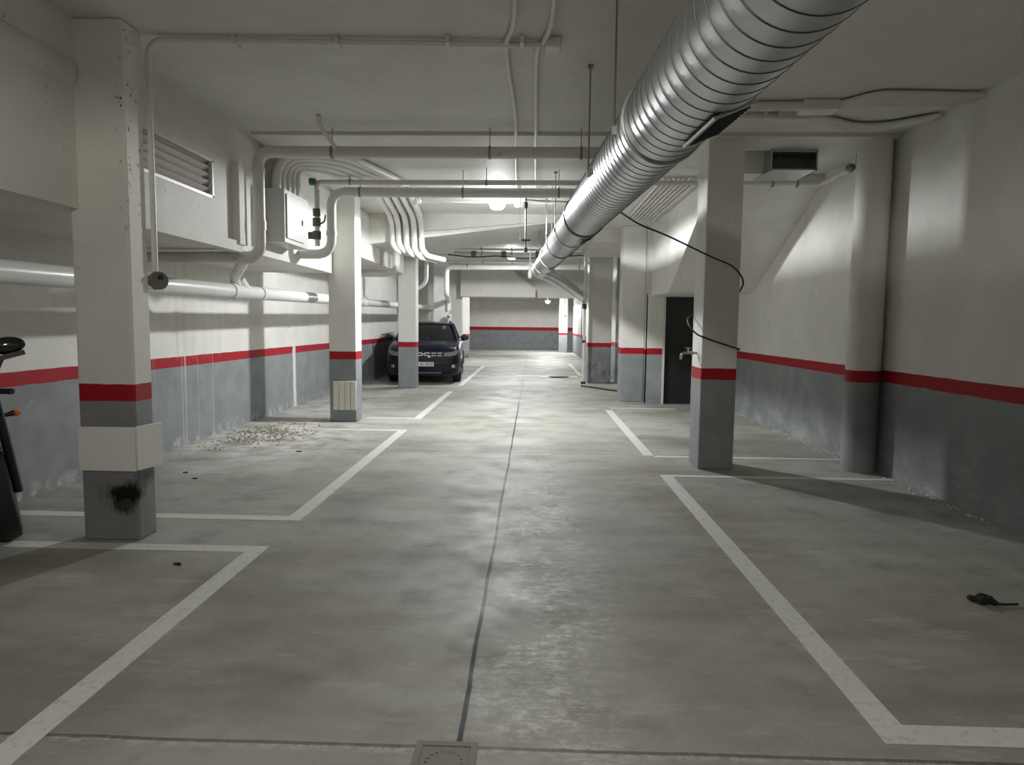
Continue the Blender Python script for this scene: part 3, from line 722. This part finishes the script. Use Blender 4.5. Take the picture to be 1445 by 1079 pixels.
# ------------------------------------------------------------------ car
CX, CY = -2.70, 16.55
car = thing('car', 'dark blue hatchback parked facing the camera behind the third left column', 'car', (CX, CY+2, 0))
def T(x, y, z): return (CX+x, CY+y, z)
def sec(y, w, zb, zt, crown=.03, sh=.9):
    zm = zb+(zt-zb)*.55
    half = [(0, zb), (w*.8, zb), (w*.96, zb+.05), (w, zb+.16), (w*1.0, zm), (w*.985, zt-.13), (w*.95, zt-.05), (w*sh, zt), (w*.5, zt+crown*.8), (0, zt+crown)]
    return [T(x, y, z) for x, z in half]+[T(-x, y, z) for x, z in half[-2:0:-1]]
secs = [sec(0.0, .70, .30, .70, .02), sec(.03, .80, .24, .80, .02), sec(.10, .86, .21, .885, .03), sec(.25, .905, .20, .95, .035), sec(.55, .92, .20, 1.0, .04), sec(1.0, .925, .20, 1.05, .03),
        sec(1.25, .925, .20, 1.07, .0), sec(2.5, .925, .20, 1.06, 0), sec(3.6, .92, .20, 1.07, 0), sec(3.95, .88, .25, 1.05, 0), sec(4.08, .80, .32, 1.0, 0)]
MB().loft(secs).build('body', M['bluepaint'], car)
def gh(y, wb, wt, zb, zt, off=0):
    return [T(wb+off, y, zb), T((wb*.45+wt*.55)+off+.03, y, zb+(zt-zb)*.55), T(wt+off, y, zt-.02), T(wt*.85, y, zt+off), T(0, y, zt+.02+off), T(-wt*.85, y, zt+off), T(-wt-off, y, zt-.02), T(-(wb*.45+wt*.55)-off-.03, y, zb+(zt-zb)*.55), T(-wb-off, y, zb)]
gl = [gh(1.08, .80, .79, 1.03, 1.06), gh(1.45, .81, .70, 1.04, 1.29), gh(1.82, .81, .62, 1.04, 1.485), gh(2.6, .81, .61, 1.04, 1.515), gh(3.4, .80, .60, 1.04, 1.47), gh(3.9, .76, .62, 1.03, 1.12)]
MB().loft(gl).build('windows', M['carglass'], car)
rf = [[T(sx*q, y, z+.012) for sx, q, z in ((-1, w, zz-.02), (-1, w*.85, zz), (0, 0, zz+.02), (1, w*.85, zz), (1, w, zz-.02))] for y, w, zz in ((1.80, .63, 1.48), (2.0, .635, 1.505), (2.6, .63, 1.52), (3.4, .62, 1.475), (3.6, .60, 1.43))]
rf2 = [r+[(p[0], p[1], p[2]-.035) for p in r[::-1]] for r in rf]
MB().loft(rf2).build('roof', M['bluepaint'], car)
m = MB()
for s in (-1, 1):
    m.sweep([T(s*.80, 1.06, 1.05), T(s*.725, 1.45, 1.30), T(s*.635, 1.82, 1.49)], .035, 8)
    m.sweep([T(s*.83, 2.35, 1.05), T(s*.645, 2.35, 1.49)], .03, 8); m.sweep([T(s*.80, 3.75, 1.05), T(s*.63, 3.4, 1.46)], .05, 8)
m.pieces('pillar', M['bluepaint'], car)
for s in (-1, 1):
    MB().tube([T(s*.58, 1.85, 1.50), T(s*.58, 1.95, 1.57), T(s*.57, 3.3, 1.56), T(s*.57, 3.4, 1.49)], .016, .06, 8).build('roof_rail', M['blackplastic'], car)
    mm = MB(); mm.ball(T(s*1.0, 1.20, 1.13), (.115, .07, .085)); mm.obox(T(s*.88, 1.22, 1.06), (.14, .05, .03)); mm.build('mirror', M['black_gloss'], car)
    hl = MB(); pr = [(.50, .69), (.52, .775), (.70, .80), (.86, .845), (.865, .79), (.80, .715), (.66, .69)]
    rg = [[T(s*x, yy-.035+.05*(max(0, x-.5)/.36)**1.5, z) for x, z in pr] for yy in (0, .15)]
    hl.loft(rg).build('headlight', M['lens'], car)
    fg = MB(); fg.sweep([T(s*.74, .03, .44), T(s*.74, -.005, .44)], .045, 16); fg.build('fog_lamp', M['lens'], car)
    for y in (.82, 3.38):
        w = thing('wheel', '', '', T(s*.82, y, .33)); del w['label']; del w['category']; w.parent = car; w.location = V(w['wo'])-V(car['wo'])
        ty = MB(); ty.sweep([T(s*(.82+dx), y, .33) for dx in (-.11, -.11, -.09, .07, .105, .10, .09)], [.20, .29, .33, .33, .30, .22, .2], 28, cap=True); ty.build('tyre', M['rubber'], w)
        rim = MB(); rim.sweep([T(s*.915, y, .33), T(s*.925, y, .33)], [.20, .19], 24)
        for k in range(5):
            a = 2*PI*k/5; rim.obox(T(s*.928, y+.10*math.cos(a), .33+.10*math.sin(a)), (.012, .18, .04), Matrix.Rotation(a, 4, 'X'))
        rim.build('rim', M['steel'], w)
        ar = MB(); pts = [T(s*.915, y+.40*math.cos(a), .33+.40*math.sin(a)) for a in [PI*k/14-.12 for k in range(15)]]
        ar.sweep(pts, .04, 8).build('arch_trim', M['blackplastic'], car)
gr = MB(); gp = [(-.60, .685), (.60, .685), (.64, .80), (-.64, .80)]
gr.loft([[T(x, -.02+.09*abs(x)**3, z) for x, z in gp], [T(x, .12, z) for x, z in gp]]); gr.box(CX-.62, CX+.62, CY-.012, CY+.06, .685, .79); gr = gr.build('grille', M['blackplastic'], car)
# grille emblem: two facing bracket letters and pairs of dashes on each side
em = MB()
def stroke(mb, pts, r=.012): mb.sweep(fillet([T(x, -.030, z) for x, z in pts], .03, 4), r, 6)
stroke(em, [(-.155, .765), (-.035, .765), (-.008, .735), (-.035, .705), (-.155, .705)])
stroke(em, [(.155, .765), (.04, .765), (.012, .735), (.04, .705), (.155, .705)])
em.build('emblem', M['emblem'], gr)
for s in (-1, 1):
    em = MB()
    for x0, x1 in ((.20, .315), (.345, .455)):
        for z in (.705, .765): em.box(CX+min(s*x0, s*x1), CX+max(s*x0, s*x1), CY-.034, CY-.018, z-.010, z+.010)
    em.build('dash_lights', M['emblemdim'], gr)
lb = MB(); lb.prism([(-.80, .22), (.80, .22), (.86, .34), (.84, .52), (.62, .50), (.55, .60), (-.55, .60), (-.62, .50), (-.84, .52), (-.86, .34)], 1, CY-.012, CY+.07)
lb.v = [V((v.x+CX, v.y+.20*max(0, abs(v.x)-.45)**1.6, v.z)) for v in lb.v]
lb.build('bumper', M['blackplastic'], car)
MB().box(CX-.45, CX+.45, CY-.028, CY+.02, .265, .295).build('skid_plate', M['skid'], car, bevel=.008)
pl = MB().box(CX-.26, CX+.26, CY-.036, CY-.018, .435, .545).build('number_plate', M['plate'], car, bevel=.004)
text_mb('61 MGF', .115, (CX+.085, CY-.038, .488), squeeze=.86).build('plate_lettering', M['blackplastic'], pl, smooth=False)
m = MB(); m.tube([T(-.55, 1.02, 1.085), T(.0, 1.10, 1.10), T(.05, 1.16, 1.13)], .008, 0, 6); m.tube([T(.1, 1.02, 1.085), T(.58, 1.12, 1.12)], .008, 0, 6); m.pieces('wiper', M['blackplastic'], car)
MB().sweep([T(0, 3.2, 1.49), T(0, 3.35, 1.80)], .006, 6).build('aerial', M['blackplastic'], car)

car.rotation_euler = (0, 0, math.radians(5)); car.location.x -= .17

# ------------------------------------------------------------------ motorcycle (mostly outside the frame)
BX, BY = -3.52, 4.05
bike = thing('motorcycle', 'black motorcycle leaning at the left edge beside the nearest column', 'motorcycle', (BX, BY-.4, 0))
piv = V((BX, BY+.31, 0))
def about(p, m): return Matrix.Translation(p) @ m @ Matrix.Translation(-p)
LEAN = about(piv, Matrix.Rotation(math.radians(-11), 4, 'Y') @ Matrix.Rotation(math.radians(180), 4, 'Z'))
STEER = about(piv, Matrix.Rotation(math.radians(38), 4, 'Z'))   # handlebar on full lock
def B(x, y, z): return (BX+x, BY+y, z)
def bpart(mb, name, m, par=None, steer=False, **k): return mb.xf(LEAN @ STEER if steer else LEAN).build(name, M[m], par or bike, **k)
for y in (.31, 1.68):
    w = MB(); rr = [.22, .27, .295, .308, .312, .308, .295, .27, .22]
    w.sweep([B(dx, y, .315) for dx in (-.055, -.072, -.066, -.03, 0, .03, .066, .072, .055)], rr, 36)
    wt = bpart(w, 'tyre', 'rubber', steer=y < 1)
    r_ = MB(); r_.ring(B(0, y, .315), (1, 0, 0), .19, .222, .09, 30); r_.sweep([B(-.06, y, .315), B(.06, y, .315)], .045, 14)
    for k in range(5):
        a = 2*PI*k/5; r_.obox(B(0, y+.12*math.cos(a), .315+.12*math.sin(a)), (.03, .18, .03), Matrix.Rotation(a, 4, 'X'))
    bpart(r_, 'rim', 'darkmetal', wt, steer=y < 1)
for s in (-1, 1):
    bpart(MB().sweep([B(s*.10, .31, .315), B(s*.10, .42, .70), B(s*.10, .52, 1.02)], [.028, .030, .026], 12), 'fork_leg', 'blackplastic', steer=True)
m = MB(); m.loft([[B(x, .31+.335*math.cos(a), .315+.335*math.sin(a)) for x in (-.06, -.05, .05, .06)] for a in [math.radians(q) for q in range(58, 128, 10)]], closed=False, cap=False)
bpart(m, 'fender', 'blackplastic', steer=True)
bpart(MB().ball(B(.11, .40, .31), (.03, .07, .09)), 'brake_caliper', 'darkmetal', steer=True)
bpart(MB().sweep([B(0, .34, .86), B(0, .30, .86)], [.10, .09], 20).ball(B(0, .41, .86), (.115, .10, .12)), 'headlight', 'black_gloss', steer=True)
hb = bpart(MB().tube([B(-.20, .66, .98), B(-.12, .56, 1.0), B(.12, .56, 1.0), B(.20, .66, .98)], .013, .08, 8), 'handlebar', 'darkmetal', steer=True)
for s in (-1, 1):
    bpart(MB().sweep([B(s*.20, .66, .98), B(s*.14, .59, .995)], .019, 10), 'grip', 'rubber', hb, steer=True)
    mr = MB(); mr.tube([B(s*.10, .57, 1.0), B(s*.16, .55, 1.15), B(s*.22, .54, 1.25)], .008, .04, 8)
    mr = bpart(mr, 'mirror', 'darkmetal', steer=True)
    bpart(MB().ball(B(s*.225, .54, 1.285), (.105, .035, .058), 18, 12).obox(B(s*.23, .55, 1.215), (.17, .05, .03), Matrix.Rotation(math.radians(-8*s), 4, 'Y')), 'mirror_shell', 'black_gloss', mr, steer=True)
    ic = bpart(MB().sweep([B(s*.06, .42, .84), B(s*.14, .40, .84), B(s*.18, .39, .845)], [.012, .014, .022], 10), 'indicator', 'blackplastic', steer=True)
    bpart(MB().sweep([B(s*.175, .39, .845), B(s*.195, .385, .845), B(s*.215, .38, .845)], [.022, .024, .012], 12), 'indicator_lens', 'orange', ic, steer=True)
bpart(MB().sweep([B(0, .55, .80), B(0, .70, .88), B(0, .95, .90), B(0, 1.15, .80)], [.10, .16, .16, .10], 18), 'fuel_tank', 'black_gloss')
bpart(MB().sweep([B(0, 1.05, .80), B(0, 1.3, .79), B(0, 1.7, .86), B(0, 1.95, .90)], [.10, .13, .11, .05], 16, flat=.5), 'seat', 'rubber')
bpart(MB().box(BX-.16, BX+.16, BY+.65, BY+1.15, .30, .70), 'engine', 'darkmetal', bevel=.05)
m = MB(); m.sweep([B(-.10, 1.0, .45), B(-.10, 1.68, .315)], .03, 10); m.sweep([B(.10, 1.0, .45), B(.10, 1.68, .315)], .03, 10); m.sweep([B(0, .52, .98), B(0, .75, .70), B(0, 1.1, .60)], .035, 10)
bpart(m, 'frame', 'darkmetal')
bpart(MB().sweep([B(.14, .75, .40), B(.17, 1.1, .30), B(.19, 1.75, .48)], [.025, .04, .05], 14), 'exhaust', 'steel')
bpart(MB().tube([B(.12, .95, .35), B(.24, 1.0, .05)], .012, 0, 8), 'side_stand', 'darkmetal')

# ------------------------------------------------------------------ small things on the floor
mh = thing('drain_cover', 'square rusty drain cover with a ring of holes at the bottom edge', 'drain cover', (-.285, 2.17, 0))
m = MB(); a0, a1, b0, b1 = -.395, -.175, 2.06, 2.29
for q in ((a0, a0+.025, b0, b1), (a1-.025, a1, b0, b1), (a0+.025, a1-.025, b0, b0+.025), (a0+.025, a1-.025, b1-.025, b1)): m.box(q[0], q[1], q[2], q[3], 0, .006)
m.build('frame', M['iron'], mh, smooth=False)
MB().box(a0+.027, a1-.027, b0+.027, b1-.027, 0, .004).build('lid', M['iron'], mh, smooth=False)
m = MB()
for k in range(18):
    a = 2*PI*k/18; c = V((-.285+.062*math.cos(a), 2.175+.062*math.sin(a), .0046)); m.obox(c, (.010, .008, .0012), Matrix.Rotation(a, 4, 'Z'))
m.build('holes', M['blackplastic'], mh, smooth=False)
db = MB(); rnd = random.Random(3)
for k in range(9): db.ball((2.50+rnd.uniform(-.05, .05), 3.67+rnd.uniform(-.03, .03), .015+rnd.uniform(0, .012)), (rnd.uniform(.02, .035), rnd.uniform(.02, .03), rnd.uniform(.012, .022)), 7, 5)
db.tube([(2.52, 3.66, .012), (2.58, 3.63, .010), (2.66, 3.63, .014)], .006, .02, 6)
tag(db.build('debris_clump', M['rag']), 'black dried leaf clump with a stalk on the near right floor', 'debris')
rb = MB(); rnd = random.Random(5)
for k in range(420):
    a = rnd.gauss(0, 1); b = rnd.gauss(0, 1)
    x = -3.55+.30*a; y = 8.75+.45*b
    if x < -4.1 or x > -2.9: continue
    s = rnd.uniform(.005, .012)
    rb.obox((x, y, s*.45), (s*2*rnd.uniform(.6, 1.3), s*2, s), Matrix.Rotation(rnd.uniform(0, 6), 4, 'Z') @ Matrix.Rotation(rnd.uniform(-.4, .4), 4, 'X'))
o = tag(rb.build('plaster_rubble', M['rubble'], smooth=False), 'scattered yellowish plaster crumbs by the left wall near second column', 'rubble'); o['kind'] = 'stuff'
rb = MB()
for k in range(160):
    y = rnd.uniform(5.2, 11.8); x = XR-abs(rnd.gauss(0, .07))-.02; s = rnd.uniform(.003, .008)
    if 6.8 < y < 7.4: continue
    rb.obox((x, y, s*.45), (s*2, s*2*rnd.uniform(.6, 1.6), s), Matrix.Rotation(rnd.uniform(0, 6), 4, 'Z'))
o = tag(rb.build('paint_flakes', M['pad'], smooth=False), 'pale paint flakes lying along the foot of the right wall', 'rubble'); o['kind'] = 'stuff'
for i, (x, y, lab) in enumerate([(-3.42, 6.45, 'dark scrap on the left bay floor behind the nearest column'), (-3.20, 6.2, 'small dark chip beside the scrap in the left bay'), (-2.69, 7.62, 'tiny dark crumb on the floor joint in left bay'), (-2.17, 3.97, 'dark fleck inside the nearest left bay'), (-3.35, 11.9, 'dark scrap near the left wall beyond the second column')]):
    m = MB()
    for k in range(3): m.obox((x+rnd.uniform(-.02, .03), y+rnd.uniform(-.01, .01), .006), (.032, .013, .007), Matrix.Rotation(rnd.uniform(0, 3), 4, 'Z'))
    tag(m.build('floor_scrap', M['rag'], smooth=False), lab, 'debris')
dc = thing('drain_channel', 'broken dark drain channel across the floor before the shaded column', 'drain', (.6, 19.4, 0))
m = MB(); m.box(-.42, 1.3, 19.15, 19.28, 0, .02); m.box(-.42, 1.3, 19.5, 19.6, 0, .02); m.pieces('channel_edge', M['pipe'], dc, smooth=False)
MB().box(-.42, 1.3, 19.28, 19.5, 0, .008).build('channel', M['darkmetal'], dc, smooth=False)
MB().obox((.75, 19.2, .03), (.5, .3, .02), Matrix.Rotation(.3, 4, 'Z')).build('loose_plate', M['greyplastic'], dc, smooth=False)
tag(MB().sweep(smooth_path([(1.2, 16.4, .02), (1.5, 16.0, .02), (1.75, 15.5, .02), (2.05, 15.2, .02)]), .018, 8).build('hose', M['cable']), 'dark hose lying on the floor at the shaded column foot', 'hose')

# ------------------------------------------------------------------ camera, world, view
F = 950.0; VP = V((29.5, 82.0, -F)).normalized(); roll = .0114
up = V((math.sin(roll), math.cos(roll), (29.5*math.sin(roll)+82.0*math.cos(roll))/F)).normalized()
rt = VP.cross(up)
Rm = Matrix((rt, VP, up))                      # camera axes -> world axes
cam = bpy.data.cameras.new('camera'); co = bpy.data.objects.new('camera', cam); C.objects.link(co)
cam.sensor_fit = 'HORIZONTAL'; cam.sensor_width = 36; cam.lens = 36*F/1445; cam.clip_start = .05; cam.clip_end = 200
co.matrix_world = Matrix.Translation((0, 0, 1.5)) @ Rm.to_4x4()
bpy.context.scene.camera = co
w = bpy.data.worlds.new('world'); bpy.context.scene.world = w; w.use_nodes = True
w.node_tree.nodes['Background'].inputs[0].default_value = (.5, .5, .5, 1); w.node_tree.nodes['Background'].inputs[1].default_value = .02
vs = bpy.context.scene.view_settings
vs.view_transform = 'Standard'; vs.look = 'None'; vs.gamma = 1; vs.use_curve_mapping = False; vs.exposure = 0.42
for o in list(C.objects):
    if 'wo' in o: del o['wo']
